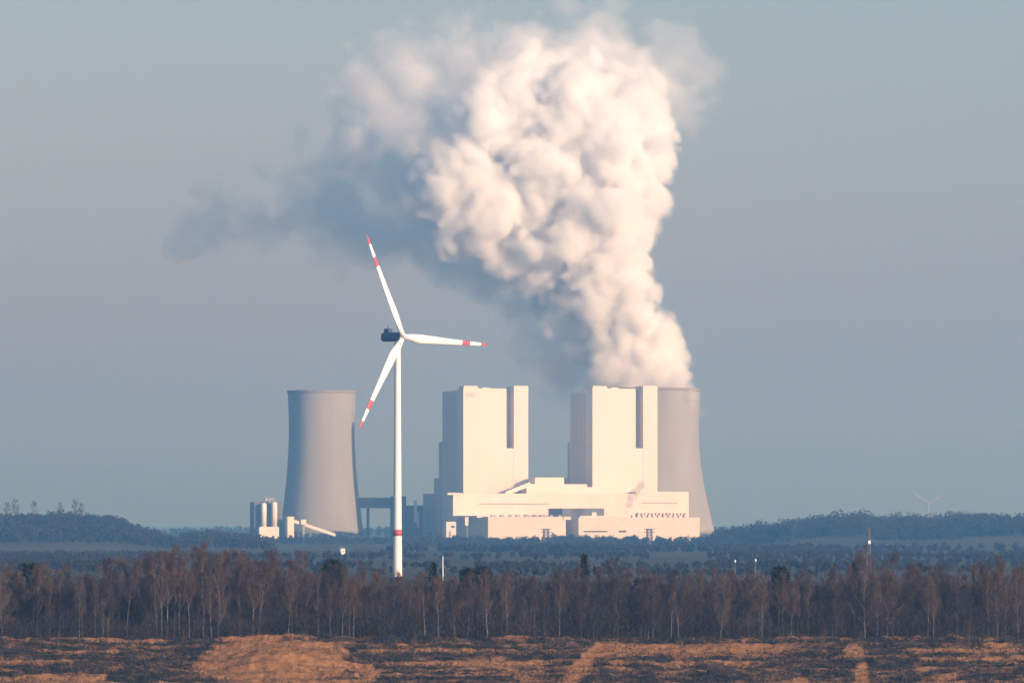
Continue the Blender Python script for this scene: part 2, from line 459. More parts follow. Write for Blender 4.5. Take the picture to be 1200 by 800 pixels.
# limestone silos at the far left of the plant
P = Plant('silo_building', 298, 20, 'dark box building with two white silos rising from a white base', 'silo building')
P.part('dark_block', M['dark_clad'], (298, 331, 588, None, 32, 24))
P.part('white_base', M['white_clad'], (304, 327, 617, None, 20, 9))
for px, nm in ((309, 0), (321.5, 1)):
    u = U(px, 25)-P.u0
    mb = MB(); n = 20; r = 3.3
    zt = Z_at(589 if nm == 0 else 588, 6000); zb = Z_at(617, 6000)+.01
    mb.lathe([(0.01, zb), (r, zb), (r, zt-2), (r*.8, zt-.4), (.01, zt)], n)
    s = mb.build('silo', M['white_paint'], P.o, True); s.location = (u, 5, 0)
mb = MB(); u = U(315.5, 26)-P.u0
mb.box(u-6, u+6, 3.5, 8.5, Z_at(586.5, 6000), Z_at(583.5, 6000)); mb.box(u-1, u+1, 3.7, 8, Z_at(589, 6000), Z_at(586.4, 6000))
mb.build('top_gantry', M['grey_steel'], P.o)

P = Plant('inclined_conveyor', 337, 10, 'white transfer tower with an inclined conveyor sloping down rightwards', 'conveyor')
P.part('tower', M['white_clad'], (337, 344.6, 605, None, 10, 10))
P.part('head_house', M['white_clad'], (353, 359, 608.5, 614.5, 9, 10))
mb = MB(); u0, u1 = U(344.7, 12)-P.u0, U(393, 12)-P.u0; z0, z1, th = Z_at(608.5, 6000), Z_at(624.5, 6000), 3.6
mb.add([(u0,2,z0-th),(u1,2,z1-th),(u1,2,z1),(u0,2,z0),(u0,6,z0-th),(u1,6,z1-th),(u1,6,z1),(u0,6,z0)],
       [(0,1,2,3),(5,4,7,6),(3,2,6,7),(4,5,1,0),(4,0,3,7),(1,5,6,2)])
mb.build('gallery', M['white_clad'], P.o)
P.part('trestle', M['grey_steel'], (354.5, 357.5, 614.6, None, 12, 5))

# ------------------------------------------------------------------ cooling towers
def cooling_tower(px, Y, rt, H, label, flare=1.0):
    o = empty('cooling_tower', (X_at(px, Y), Y, 0), 0, label, 'cooling tower', 'concrete cooling towers')
    # (height fraction, radius relative to the throat)
    ks = [(.055, 1.265), (.15, 1.205), (.3, 1.115), (.45, 1.045), (.6, 1.0), (.72, .985), (.85, .995), (1.0, 1.02)]
    hs = np.linspace(.055, 1, 40); rs = np.interp(hs, [k[0] for k in ks], [1+(k[1]-1)*(flare if k[0] < .6 else 1) for k in ks])
    rs = np.convolve(np.pad(rs, 3, mode='reflect', reflect_type='odd'), np.ones(7)/7, 'valid')
    prof = [(r*rt, h*H) for h, r in zip(hs, rs)]
    th = 1.0
    inner = [(r-th, z) for r, z in prof[::-1]]
    mb = MB(); mb.lathe(prof+inner, 128, True)
    mb.build('shell', M['concrete'], o, True)
    mb = MB(); r = prof[-1][0]
    mb.lathe([(r+.05, H-3.2), (r+.9, H-2.8), (r+.9, H+.3), (r-1.3, H+.3), (r-1.3, H-1), (r-1.05, H-1.2)], 128)
    mb.build('rim', M['concrete_dark'], o)
    mb = MB(); n = 40; r0 = rt*(1.04+.27*flare); r1 = prof[0][0]-.5
    for k in range(n):
        a0 = 2*math.pi*k/n
        for sgn in (-1, 1):
            a1 = a0 + sgn*math.pi/n
            mb.ring_tube([(r0*math.cos(a0), r0*math.sin(a0), 0), (r1*math.cos(a1), r1*math.sin(a1), .055*H+.3)], .6, 6)
    mb.build('support_columns', M['concrete'], o)['kind'] = 'stuff'
    mb = MB(); mb.lathe([(r0+2, -3), (r0+2, 1.8), (r0+.9, 1.8), (r0+.9, -3)], 96)
    mb.build('basin', M['concrete_dark'], o)
    return o
YL, YR = 6116, 6210
cooling_tower(377, YL, 39*YL/FOC, Z_at(458, YL), 'idle concrete cooling tower on its own at the left beside silos')
cooling_tower(766, YR, 53.5*YR/FOC, Z_at(455.5, YR), 'working concrete cooling tower with thick steam pouring from its top', 1.3)

# ------------------------------------------------------------------ steam
def fib_dirs(n):
    i = np.arange(n)+.5; ph = np.arccos(1-2*i/n); th = np.pi*(1+5**.5)*i
    return np.stack([np.cos(th)*np.sin(ph), np.sin(th)*np.sin(ph), np.cos(ph)], 1)
def cauliflower(main, seed, n1=60, n2=8, k1=(.14,.42), k2=(.25,.5)):
    """billows: every main ball carries smaller balls of many sizes, and those carry smaller ones"""
    g = np.random.default_rng(seed); out = []
    for c, r in main:
        c = np.array(c, float); out.append((c, r*.84))
        n = int(n1*max(.5, (r/55)**1.1))
        d = fib_dirs(n) + g.normal(0, .3, (n, 3)); d /= np.linalg.norm(d, axis=1)[:, None]
        for q in d:
            r1 = r*(k1[0] + (k1[1]-k1[0])*g.random()**1.6); c1 = c + q*(r*g.uniform(.80, 1.03)-r1*.45)
            out.append((c1, r1))
            d2 = g.normal(0, 1, (n2, 3)) + q*.9; d2 /= np.linalg.norm(d2, axis=1)[:, None]
            for q2 in d2:
                r2 = r1*g.uniform(*k2); out.append((c1 + q2*(r1*g.uniform(.85, 1.05)-r2*.3), r2))
    return out
class Field:
    """steam density as a signed distance on a grid: balls stamped in, ragged fractal noise added, level surfaces taken out"""
    def __init__(s, balls, h, pad):
        c = np.array([b[0] for b in balls]); r = np.array([b[1] for b in balls])
        s.h = h; s.o = (c-r[:,None]).min(0)-pad; s.n = np.ceil(((c+r[:,None]).max(0)+pad-s.o)/h).astype(int)+1
        s.F = np.full(s.n, -40.0, np.float32)
        for p, q in zip(c, r):
            lo = np.maximum(((p-q-12-s.o)/h).astype(int), 0); hi = np.minimum(((p+q+12-s.o)/h).astype(int)+2, s.n)
            ax = [(s.o[k]+h*np.arange(lo[k], hi[k])-p[k])**2 for k in range(3)]
            d = q-np.sqrt(ax[0][:,None,None]+ax[1][None,:,None]+ax[2][None,None,:])
            v = s.F[lo[0]:hi[0], lo[1]:hi[1], lo[2]:hi[2]]; np.maximum(v, d, out=v)
    def noise(s, size, seed, warp=None):
        g = np.random.default_rng(seed); L = g.random((64,64,64)).astype(np.float32)
        ang = seed*.7; ca, sa = math.cos(ang), math.sin(ang)
        X, Y, Z = [(np.arange(s.n[k])*s.h/size).astype(np.float32) for k in range(3)]
        x = X[:,None,None]*ca - Z[None,None,:]*sa + 0*Y[None,:,None]; z = X[:,None,None]*sa + Z[None,None,:]*ca + 0*Y[None,:,None]
        y = Y[None,:,None]*ca + x*sa*.6
        if warp is not None: x = x+warp; y = y-warp; z = z+.7*warp
        xi, yi, zi = np.floor(x).astype(np.int32), np.floor(y).astype(np.int32), np.floor(z).astype(np.int32)
        fx, fy, fz = x-xi, y-yi, z-zi
        fx, fy, fz = [t*t*(3-2*t) for t in (fx, fy, fz)]
        xi &= 63; yi &= 63; zi &= 63; x1, y1, z1 = (xi+1)&63, (yi+1)&63, (zi+1)&63
        a = L[xi,yi,zi]*(1-fx)+L[x1,yi,zi]*fx; b = L[xi,y1,zi]*(1-fx)+L[x1,y1,zi]*fx
        c = L[xi,yi,z1]*(1-fx)+L[x1,yi,z1]*fx; d = L[xi,y1,z1]*(1-fx)+L[x1,y1,z1]*fx
        return (a*(1-fy)+b*fy)*(1-fz)+(c*(1-fy)+d*fy)*fz-.5
    def roughen(s, layers, billow=False):
        w = s.noise(layers[0][0]*1.6, 91)*1.2
        for k, (size, amp) in enumerate(layers):
            q = s.noise(size, 5+k, w if k < 2 else None)
            s.F += amp*(4*np.abs(q)-.5) if billow else amp*2*q
    def surface(s, level):
        F = s.F-level
        for k in range(3):
            sl = [slice(None)]*3; sl[k] = 0; F[tuple(sl)] = -1; sl[k] = -1; F[tuple(sl)] = -1
        G = F > 0; m = G[:-1,:-1,:-1]; al, an = m.copy(), m.copy()
        for dx in (0,1):
            for dy in (0,1):
                for dz in (0,1):
                    t = G[dx:G.shape[0]-1+dx, dy:G.shape[1]-1+dy, dz:G.shape[2]-1+dz]; al &= t; an |= t
        act = an & ~al; I, J, K = np.nonzero(act)
        ids = np.full(act.shape, -1, np.int32); ids[I,J,K] = np.arange(len(I))
        acc = np.zeros((len(I),3), np.float32); cnt = np.zeros(len(I), np.float32)
        cs = [(a,b,c) for a in (0,1) for b in (0,1) for c in (0,1)]
        for p in cs:
            for ax in range(3):
                if p[ax]: continue
                q = list(p); q[ax] = 1
                f0 = F[I+p[0],J+p[1],K+p[2]]; f1 = F[I+q[0],J+q[1],K+q[2]]; ok = (f0 > 0) != (f1 > 0)
                t = np.where(ok, f0/np.where(ok, f0-f1, 1), 0)
                pt = np.repeat(np.array([p], np.float32), len(I), 0); pt[:,ax] = t
                acc += pt*ok[:,None]; cnt += ok
        v = (np.stack([I,J,K],1)+acc/np.maximum(cnt,1)[:,None])*s.h + s.o
        fs = []
        for ax in range(3):
            g0 = np.take(G, range(G.shape[ax]-1), ax); g1 = np.take(G, range(1, G.shape[ax]), ax)
            e = np.stack(np.nonzero(g0 != g1), 1); inside = g0[tuple(e.T)]
            b, c = (ax+1) % 3, (ax+2) % 3
            quad = []
            for db, dc in ((-1,-1),(0,-1),(0,0),(-1,0)):
                q = e.copy(); q[:,b] += db; q[:,c] += dc; quad.append(ids[tuple(q.T)])
            quad = np.stack(quad, 1); quad[~inside] = quad[~inside][:, ::-1]
            fs.append(quad)
        return v, np.concatenate(fs)
def volume_mat(name, color, density, g=0):
    m = bpy.data.materials.new(name); m.use_nodes = True; nt = m.node_tree
    nt.nodes.remove(nt.nodes['Principled BSDF'])
    pv = nt.nodes.new('ShaderNodeVolumePrincipled'); pv.inputs['Color'].default_value = (*color, 1)
    pv.inputs['Density'].default_value = density; pv.inputs['Anisotropy'].default_value = g
    nt.links.new(pv.outputs[0], nt.nodes['Material Output'].inputs['Volume'])
    return m
def S(px, py, r, dy=0):
    Y = YR + dy; return ((X_at(px, Y), Y, Z_at(py, Y)), r*Y/FOC)
core = [S(522,215,44,-30), S(545,258,42,-20), S(668,352,34,0), S(615,298,42,-5), S(642,320,38,0), S(712,388,36,0), S(690,372,32,10), S(766,460,43), S(736,447,38,0), S(712,446,26,10), S(722,420,36,20), S(758,438,41), S(746,415,42,5), S(733,388,44,5), S(722,356,48,0), S(710,326,54,0), S(700,292,64,0), S(650,300,48,20),
        S(700,250,68,0), S(645,245,66,10), S(572,242,56,-10), S(700,200,70,10), S(630,190,72,10), S(548,200,50,-25), S(726,158,60,20), S(650,140,70,20),
        S(584,140,48,-25), S(738,126,44,30), S(695,118,46,40), S(612,120,44,-10), S(650,115,42,20), S(655,335,36,40), S(700,395,30,30)]
mid = [S(625,330,46,60), S(660,430,34,60), S(440,265,42,170), S(612,362,40,90), S(650,398,38,80), S(692,428,32,60), S(575,318,36,90), S(540,285,46,120), S(715,440,24,40), S(490,270,40,130),
       S(455,140,46,10), S(425,112,34,20), S(500,100,48,0), S(410,165,30,40), S(490,150,40,-10), S(420,185,42,160), S(470,215,58,150), S(400,235,44,190), S(492,165,44,110), S(540,110,50,-20),
       S(600,75,46,20), S(690,70,48,70), S(752,92,46,50), S(640,58,38,90), S(540,80,42,20), S(520,185,52,40), S(560,150,52,20), S(780,150,34,40), S(560,265,50,40)]
thin = [S(790,115,50,60), S(650,35,46,100), S(700,45,50,90), S(300,245,44,260), S(255,258,36,290), S(345,240,50,235), S(400,270,44,210), S(228,268,28,310), S(810,100,40,70), S(780,75,44,80),
        S(560,50,46,120), S(480,80,50,150), S(430,110,50,170), S(380,190,50,200), S(490,300,36,160), S(330,205,40,230), S(620,395,30,90), S(655,430,34,90), S(510,240,60,130)]
root = empty('steam_plume', (X_at(766, YR), YR, Z_at(455.5, YR)), 0, 'huge white steam plume billowing up and leftwards from the working cooling tower', 'steam plume')
def steam_parts(F, levels, col, parent, smooth=True):
    for name, level, dens in levels:
        v, f = F.surface(level)
        o = np_mesh(name, v-np.array(parent.location), f, volume_mat('steam_'+name, col, dens), parent, smooth)
        if 'core' in name or 'wisp' in name: o['kind'] = 'stuff'
Fc = Field(cauliflower(core, 3, 48, 8, (.16,.48)), 2.1, 16); Fc.roughen([(36, 9), (17, 5), (9, 1.6)], True); Fc.roughen([(50, 6), (6, 1.0)])
steam_parts(Fc, [('billow_veil', -2.0, .022), ('billow', 2.5, .05), ('billow_core', 9, .08)], (.984,.987,.989), root)
Fm = Field(cauliflower(mid, 5, 30, 5), 3.4, 20); Fm.roughen([(60, 14), (24, 14)]); Fm.roughen([(11, 6)], True)
steam_parts(Fm, [('torn_veil', -4, .005), ('torn_billow', 4, .009), ('torn_core', 13, .014)], (.997,.997,.997), root)
Ft = Field(cauliflower(thin, 8, 20, 4), 4.0, 20); Ft.roughen([(60, 28), (26, 22), (12, 10)])
steam_parts(Ft, [('wisp', 2, .003), ('wisp_core', 13, .006)], (.995,.995,.995), root)

# little steam vent in front of the hall
r2 = empty('steam_vent', (X_at(735, 5800), 5800, Z_at(604, 5800)), 0, 'small grey puff of steam, darkened for its wall shadow, drifting up in front of the turbine hall', 'steam')
w = [S(734,600,4,-405), S(736,592,5,-405), S(739,584,6,-405), S(745,576,7,-405), S(750,570,7,-405)]
Fp = Field(cauliflower(w, 9, 20, 4), .9, 4); Fp.roughen([(6, 2.0), (3, 1.0)])
steam_parts(Fp, [('puff', 0, .07)], (.58,.63,.70), r2)  # grey stands for both the smoke and its shadow on the hall

# ------------------------------------------------------------------ wind turbines
def blade_mesh(mb, Rr, r0, r1, ns=14, scale=1.0):
    """blade along +Z from r0 to r1 (fractions), chord along X, thickness along Y"""
    b = len(mb.v); n = 12
    rr = np.linspace(r0, r1, ns)
    for t in rr:
        ch = np.interp(t, [0, .04, .1, .2, .5, .8, .97, 1.0], [.040, .042, .058, .078, .052, .033, .020, .006])*Rr*scale
        tk = np.interp(t, [0, .04, .1, .2, .5, .8, 1.0], [.040, .040, .034, .022, .011, .006, .002])*Rr*scale
        tw = np.interp(t, [0, .2, 1], [R(20), R(14), R(0)])
        off = np.interp(t, [0, .08, .2, 1], [0, 0, .008, 0])*Rr
        for j in range(n):
            a = 2*math.pi*j/n
            x = ch/2*math.cos(a)+off; y = tk/2*math.sin(a)
            mb.v.append((x*math.cos(tw)-y*math.sin(tw), x*math.sin(tw)+y*math.cos(tw) - .03*Rr*t*t, t*Rr))
    for i in range(ns-1):
        for j in range(n):
            mb.f.append([b+i*n+j, b+i*n+(j+1)%n, b+(i+1)*n+(j+1)%n, b+(i+1)*n+j]); mb.m.append(0)
    mb.f.append([b+j for j in range(n)][::-1]); mb.m.append(0)
    mb.f.append([b+(ns-1)*n+j for j in range(n)]); mb.m.append(0)

def wind_turbine(px, Y, hub_py, Rr, yaw, rots, label, far=False, thick=1.0):
    z0 = ground_z(X_at(px, Y), Y)
    o = empty('wind_turbine', (X_at(px, Y), Y, z0), 0, label, 'wind turbine', 'wind turbines')
    H = Z_at(hub_py, Y)-z0
    mb = MB(); rb, rtp = H*.0195, H*.0128
    def tr(z): return rb+(rtp-rb)*(z/(H-2))**.8
    prof = [(tr(z), z) for z in np.linspace(0, H-1.7, 24)]
    mb.lathe(prof, 32); mb.lathe([(.01, H-1.7), (rtp, H-1.7)], 32)
    tw = mb.build('tower', M['white_paint'] if not far else M['grey_steel'], o, True)  # far turbine coloured grey to fade it further into the haze
    if not far:
        za, zb = Z_at(627.6, Y)-z0, Z_at(620.2, Y)-z0
        mb = MB(); mb.lathe([(tr(za)+.004, za), (tr(za)+.03, za), (tr(zb)+.03, zb), (tr(zb)+.004, zb)], 32)
        mb.build('red_ring', M['red_paint'], tw, True)
    ax = Vector((math.sin(yaw), -math.cos(yaw), 0))       # rotor axis, pointing upwind
    nac = bpy.data.objects.new('nacelle', None)
    # nacelle body along local -Y = upwind
    mb = MB(); s = H/102
    secs = [(-3.2, 1.55, 1.6), (-1.5, 1.9, 1.9), (3, 1.95, 1.95), (8.2, 1.9, 1.9), (9.0, 1.6, 1.6)]
    b = 0; n = 16
    for yy, hw, hh in secs:
        for j in range(n):
            a = 2*math.pi*j/n; c_, s_ = math.cos(a), math.sin(a); q = (abs(c_)**5+abs(s_)**5)**(-.2)
            mb.v.append((c_*q*hw*s, yy*s, s_*q*hh*s))
    for i in range(len(secs)-1):
        for j in range(n):
            mb.f.append([i*n+j, i*n+(j+1)%n, (i+1)*n+(j+1)%n, (i+1)*n+j]); mb.m.append(0)
    mb.f.append(list(range(n))[::-1]); mb.m.append(0); mb.f.append([(len(secs)-1)*n+j for j in range(n)]); mb.m.append(0)
    nacelle = mb.build('nacelle', M['nacelle_shade'] if not far else M['grey_steel'], o, False)
    nacelle.location = (0, 0, H); nacelle.rotation_euler = (0, 0, yaw)
    if not far:
        mb = MB(); mb.box(-1.2, 1.2, 4.6, 7.6, 1.86, 3.6); mb.box(-.12, .12, 6, 6.2, 3.6, 5.2)
        mb.build('cooler', M['nacelle_shade'], nacelle)
    mb = MB(); mb.lathe([(.01, 2.6*s), (.7*s, 2.3*s), (1.25*s, 1.4*s), (1.5*s, 0), (1.5*s, -1.2*s), (.01, -1.2*s)], 24)
    hub = mb.build('hub', M['white_paint'], o, True)
    hub.location = Vector((0, 0, H)) + ax*(3.7*s); hub.rotation_euler = (R(90), 0, yaw)
    for k in rots:
        mb = MB(); blade_mesh(mb, Rr, .015, 1.0, 26, thick)
        bl = mb.build('blade', M['white_paint'] if not far else M['grey_steel'], o, True)
        bl.location = hub.location; bl.rotation_mode = 'XYZ'
        # turn about the rotor axis, then yaw
        from mathutils import Matrix
        bl.rotation_euler = (Matrix.Rotation(yaw, 3, 'Z') @ Matrix.Rotation(k, 3, 'Y')).to_euler()
        if not far:
            for nm, a0, a1 in (('red_band', .70, .79), ('red_tip', .92, 1.004)):
                mb = MB(); blade_mesh(mb, Rr, a0, a1, 7, 1.06*thick); mb.build(nm, M['red_paint'], bl, True)
    bpy.data.objects.remove(nac)
    return o
wind_turbine(465.8, 2200, 394.5, 47.5, R(42), (R(-27), R(93), R(213)), 'tall white wind turbine with red blade bands standing in front of the plant', thick=1.12)
wind_turbine(1088, 15000, 589, 57, R(10), (R(-58), R(62), R(182)), 'faint far off wind turbine above the wooded ridge at right', True)

# ------------------------------------------------------------------ masts and small markers
def lattice_mast(px, Y, py_top, w, label, cat, arms, m):
    x = X_at(px, Y); z0 = ground_z(x, Y); h = Z_at(py_top, Y)-z0
    o = empty('pylon' if arms else 'lattice_mast', (x, Y, z0), R(12), label, cat)
    mb = MB(); n = max(6, int(h/3)); t = w*.045
    def hw(z): return w/2*(1-.75*z/h) if not arms else w/2*(1-.25*z/h)
    for sx, sy in ((-1,-1),(1,-1),(1,1),(-1,1)):
        mb.ring_tube([(sx*hw(z), sy*hw(z), z) for z in np.linspace(0, h, 6)], t*1.6, 4)
    for k in range(n):
        za, zb = h*k/n, h*(k+1)/n
        for (ax_, ay_), (bx_, by_) in (((-1,-1),(1,-1)),((1,-1),(1,1)),((1,1),(-1,1)),((-1,1),(-1,-1))):
            mb.ring_tube([(ax_*hw(za), ay_*hw(za), za), (bx_*hw(zb), by_*hw(zb), zb)], t, 3)
            mb.ring_tube([(bx_*hw(za), by_*hw(za), za), (ax_*hw(zb), ay_*hw(zb), zb)], t, 3)
    mb.build('lattice', m, o)
    if arms:
        mb = MB()
        for zf in (.78, .97):
            mb.box(-w*1.0, w*1.0, -.4, .4, h*zf-.5, h*zf+.5)
        mb.build('cross_arm', m, o)
    return o, h
lattice_mast(640, 5500, 619, 6, 'grey lattice pylon in front of the left beige hall', 'pylon', True, M['lattice'])
lattice_mast(761, 5500, 619, 6, 'grey lattice pylon in front of the right beige hall', 'pylon', True, M['lattice'])
o, h = lattice_mast(1018, 1500, 618, 1.6, 'thin lattice mast with white box rising above the trees at right', 'mast', False, M['lattice'])
mb = MB(); z = Z_at(635, 1500)-o.location.z; mb.box(-.36, .36, -.8, -.1, z-.5, z+.5); mb.box(-.2, .2, -.88, -.8, z-.3, z+.3); mb.build('equipment_box', M['white_paint'], o)
def marker(px, py0, py1, Y, w, label):
    x = X_at(px, Y); z0 = ground_z(x, Y); h = Z_at(py0, Y)-z0
    o = empty('marker_post', (x, Y, z0), 0, label, 'post')
    mb = MB(); mb.ring_tube([(0,0,0),(0,0,h*.5),(0,0,h)], [w*.6, w*.5, w*.35], 8); mb.build('post', M['grey_steel'] if w < .3 else M['white_paint'], o)
    return o, h
marker(519, 651, 672, 1700, .36, 'slim white pole standing just right of the turbine mast')
for px, py, lab in ((861.5, 657, 'shorter of two pale lamp poles above the trees right of the plant'), (885.5, 656, 'taller pale lamp pole above the trees right of the plant')):
    o, h = marker(px, py, 672, 1500, .12, lab); o['category'] = 'lamp pole'; o.name = 'lamp_pole'
    mb = MB(); mb.lathe([(.01,h+.4),(.22,h+.3),(.27,h-.2),(.18,h-.4),(.01,h-.45)], 12); mb.build('lamp_head', M['white_paint'], o)

def house(px, Y, py, w, d, hh, label, wall):
    x = X_at(px, Y); z0 = ground_z(x, Y)
    o = empty('house', (x, Y, z0), R(20), label, 'house')
    z = Z_at(py, Y)-z0-hh*.45
    mb = MB(); mb.box(-w/2, w/2, -d/2, d/2, -1, z); mb.build('wall', wall, o)
    mb = MB(); mb.add([(-w/2-.3,-d/2-.3,z),(w/2+.3,-d/2-.3,z),(w/2+.3,d/2+.3,z),(-w/2-.3,d/2+.3,z),(-w/2-.3,0,z+hh*.45),(w/2+.3,0,z+hh*.45)],
                      [(0,1,5,4),(2,3,4,5),(0,4,3),(1,2,5),(3,2,1,0)])
    mb.build('roof', M['grey_steel'], o)
    mb = MB(); mb.box(-w*.3, -w*.12, -d/2-.08, -d/2-.01, z*.4, z*.75); mb.build('window', M['glass'], o)
    mb = MB(); mb.box(w*.1, w*.28, -d/2-.08, -d/2-.01, z*.4, z*.75); mb.build('window', M['glass'], o)
house(401, 3670, 641, 3.4, 3, 2.6, 'tiny white hut in the fields below the idle cooling tower', M['white_paint'])

# ------------------------------------------------------------------ vegetation
def ribbons(P0, P1, w0, w1):
    """flat twigs from P0 to P1 (n,3): one quad each, turned at random about their own length"""
    n = len(P0); d = P1-P0
    d = d/np.maximum(np.linalg.norm(d, axis=1), 1e-6)[:, None]
    r = rng.normal(0, 1, (n, 3)); s = np.cross(d, r); s /= np.maximum(np.linalg.norm(s, axis=1), 1e-6)[:, None]
    w0 = np.broadcast_to(np.asarray(w0, float), (n,))[:, None]; w1 = np.broadcast_to(np.asarray(w1, float), (n,))[:, None]
    v = np.stack([P0-s*w0, P0+s*w0, P1+s*w1, P1-s*w1], 1).reshape(-1, 3)
    return v, np.arange(4*n).reshape(n, 4)

def bare_tree(name, h, style, label, group, seed, bark, twig):
    """tapered trunk with limbs, crown of fine twigs; style: slim, broad, bushy"""
    g = np.random.default_rng(seed)
    o = empty(name, (0,0,0), 0, label, 'tree', group)
    mb = MB(); lean = g.normal(0, .03, 2)
    tr = []
    for t in np.linspace(0, 1, 9):
        tr.append((lean[0]*h*t + .12*math.sin(5*t+seed), lean[1]*h*t + .12*math.cos(4*t+seed), h*.97*t - .3*(t == 0)))
    r0 = h*.0062+.02
    mb.ring_tube(tr, [max(.015, r0*(1-.93*i/8)) for i in range(9)], 6)
    tr = np.array(tr)
    def tp(t): return np.array([np.interp(t, np.linspace(0,1,9), tr[:,k]) for k in range(3)])
    nl = {'slim': 26, 'broad': 22, 'bushy': 34}[style]
    P0s, P1s, W = [], [], []
    for k in range(nl):
        t = g.uniform({'slim': .32, 'broad': .38, 'bushy': .12}[style], .95)
        a = g.uniform(0, 2*math.pi)
        up = {'slim': g.uniform(1.2, 2.2), 'broad': g.uniform(.6, 1.3), 'bushy': g.uniform(.7, 1.6)}[style]
        ln = {'slim': .19, 'broad': .30, 'bushy': .26}[style]*h*(1.15-t)*g.uniform(.7, 1.2)+.5
        d = np.array([math.cos(a), math.sin(a), up]); d /= np.linalg.norm(d)
        p = tp(t); q = p + d*ln*.55; e = q + (d+np.array([0,0,.35]))*ln*.5
        mb.ring_tube([p, q, e], [r0*.42*(1-t)+.02, r0*.22*(1-t)+.014, .008], 4, False)
        # secondary branches and their twigs
        for s_ in range(12):
            tt = g.uniform(.2, 1); b0 = p+(q-p)*tt/.55 if tt < .55 else q+(e-q)*(tt-.55)/.45
            dd = d*.7 + g.normal(0, .55, 3) + np.array([0,0,.3]); dd /= np.linalg.norm(dd)
            l2 = ln*g.uniform(.2, .45)+.25
            b1 = b0 + dd*l2
            P0s.append(b0); P1s.append(b1); W.append(.022)
            for u_ in range(8):
                c0 = b0+(b1-b0)*g.uniform(.2, 1)
                d3 = dd*.7+g.normal(0, .6, 3)+np.array([0,0,.15 if style != 'slim' else -.05]); d3 /= np.linalg.norm(d3)
                P0s.append(c0); P1s.append(c0+d3*g.uniform(.3, .9)*(l2*.6+.3)); W.append(.016)
    mb.build('trunk', bark, o)
    P0s, P1s, W = np.array(P0s), np.array(P1s), np.array(W)
    v, f = ribbons(P0s, P1s, W, W*.45)
    np_mesh('crown', v, f, twig, o)
    return o

def conifer(h, r, seed, label, round_=False):
    g = np.random.default_rng(seed)
    o = empty('evergreen_tree', (0,0,0), 0, label, 'tree', 'dark evergreens in the belt')
    mb = MB(); mb.ring_tube([(0,0,-.3),(0,0,h*.5),(0,0,h*.95)], [h*.014, h*.009, .02], 7); mb.build('trunk', M['grey_bark'], o)
    n = 2600; t = g.uniform(.12, 1, n)**.9
    env = (np.sqrt(np.clip(1-((t-.55)/.47)**2, 0, 1)) if round_ else (1-t)**.75*(.8+.25*np.sin(t*40)))*r
    env = np.maximum(env, .12)
    a = g.uniform(0, 2*math.pi, n); rad = env*np.sqrt(g.uniform(.15, 1, n))*(.85+.3*lattice_noise(a*1.3, t*9, seed))
    p = np.stack([np.cos(a)*rad, np.sin(a)*rad, t*h], 1)
    d = np.stack([np.cos(a), np.sin(a), np.full(n, -.25 if not round_ else .4)], 1) + g.normal(0, .45, (n,3))
    v, f = ribbons(p-d*.3, p+d*.5, .16, .06)
    np_mesh('crown', v, f, M['evergreen'], o)
    return o

YB = 1004.0
protos = []
kinds = [('birch_tree', 'slim', 'slim bare birch with pale trunk and reddish twigs in the tree belt', 'slim pale birches in the tree belt', 'birch_bark', 'twig_red', 10),
         ('bare_tree', 'broad', 'broad bare brown tree with spreading limbs in the tree belt', 'broad bare trees in the tree belt', 'grey_bark', 'twig_brown', 6),
         ('bare_tree', 'bushy', 'bushy bare tree with dense greyish twigs low down in the tree belt', 'bushy bare trees in the tree belt', 'grey_bark', 'twig_grey', 5),
         ('birch_tree', 'bushy', 'young bare birch with twigs from low on its pale stem in the tree belt', 'young birches in the tree belt', 'birch_bark', 'twig_red', 5)]
for ki, (nm, st, lb, gr, bk, tw, n) in enumerate(kinds):
    for i in range(n):
        protos.append([ki, bare_tree(nm, 14.0, st, lb, gr, 100+ki*20+i, M[bk], M[tw]), 0])
def belt_top(px):
    return float(np.interp(px, [-40, 0, 60, 110, 150, 190, 240, 300, 340, 380, 420, 480, 560, 640, 700, 800, 860, 930, 1000, 1040, 1100, 1160, 1240],
                           [672, 664, 660, 664, 650, 642, 640, 646, 655, 662, 668, 672, 668, 668, 660, 662, 668, 668, 660, 660, 664, 658, 662]))
N_TREES = 290
tree_list = []
for i in range(N_TREES):
    row = rng.random()**1.0
    Y = YB + 1.5 + row*62
    px = (i+rng.uniform(-.7, .7))/N_TREES*1270 - 35
    top = belt_top(px) + rng.normal(6, 5.5) + (22*rng.random() if rng.random() < .3 else 0)
    x = X_at(px, Y); z0 = ground_z(x, Y)
    h = np.clip(Z_at(top, Y)-z0, 6, 24)
    tree_list.append((px, x, Y, z0, h, row))
# a few that stand out above the rest
for px, Y, top in ((190, 1012, 642), (237, 1020, 635), (303, 1016, 640), (281, 1030, 650), (1014, 1012, 640), (1045, 1024, 646), (720, 1030, 650), (1170, 1020, 648)):
    x = X_at(px, Y); z0 = ground_z(x, Y); tree_list.append((px, x, Y, z0, Z_at(top, Y)-z0, 0.1))
for (px, x, Y, z0, h, row) in tree_list:
    q = rng.random()
    ki = 0 if q < .56 else 1 if q < .70 else 2 if q < .84 else 3
    if h < 10 and ki == 0: ki = 3
    cand = [p for p in protos if p[0] == ki]
    p = min(cand, key=lambda c: c[2]+rng.random()*.8)
    o = p[1] if p[2] == 0 else copy_tree(p[1])
    p[2] += 1
    o.location = (x, Y, z0); s = h/14.0
    w = s*rng.uniform(.7, 1.05)
    o.scale = (w, w, s); o.rotation_euler = (0, 0, rng.uniform(0, 6.28))
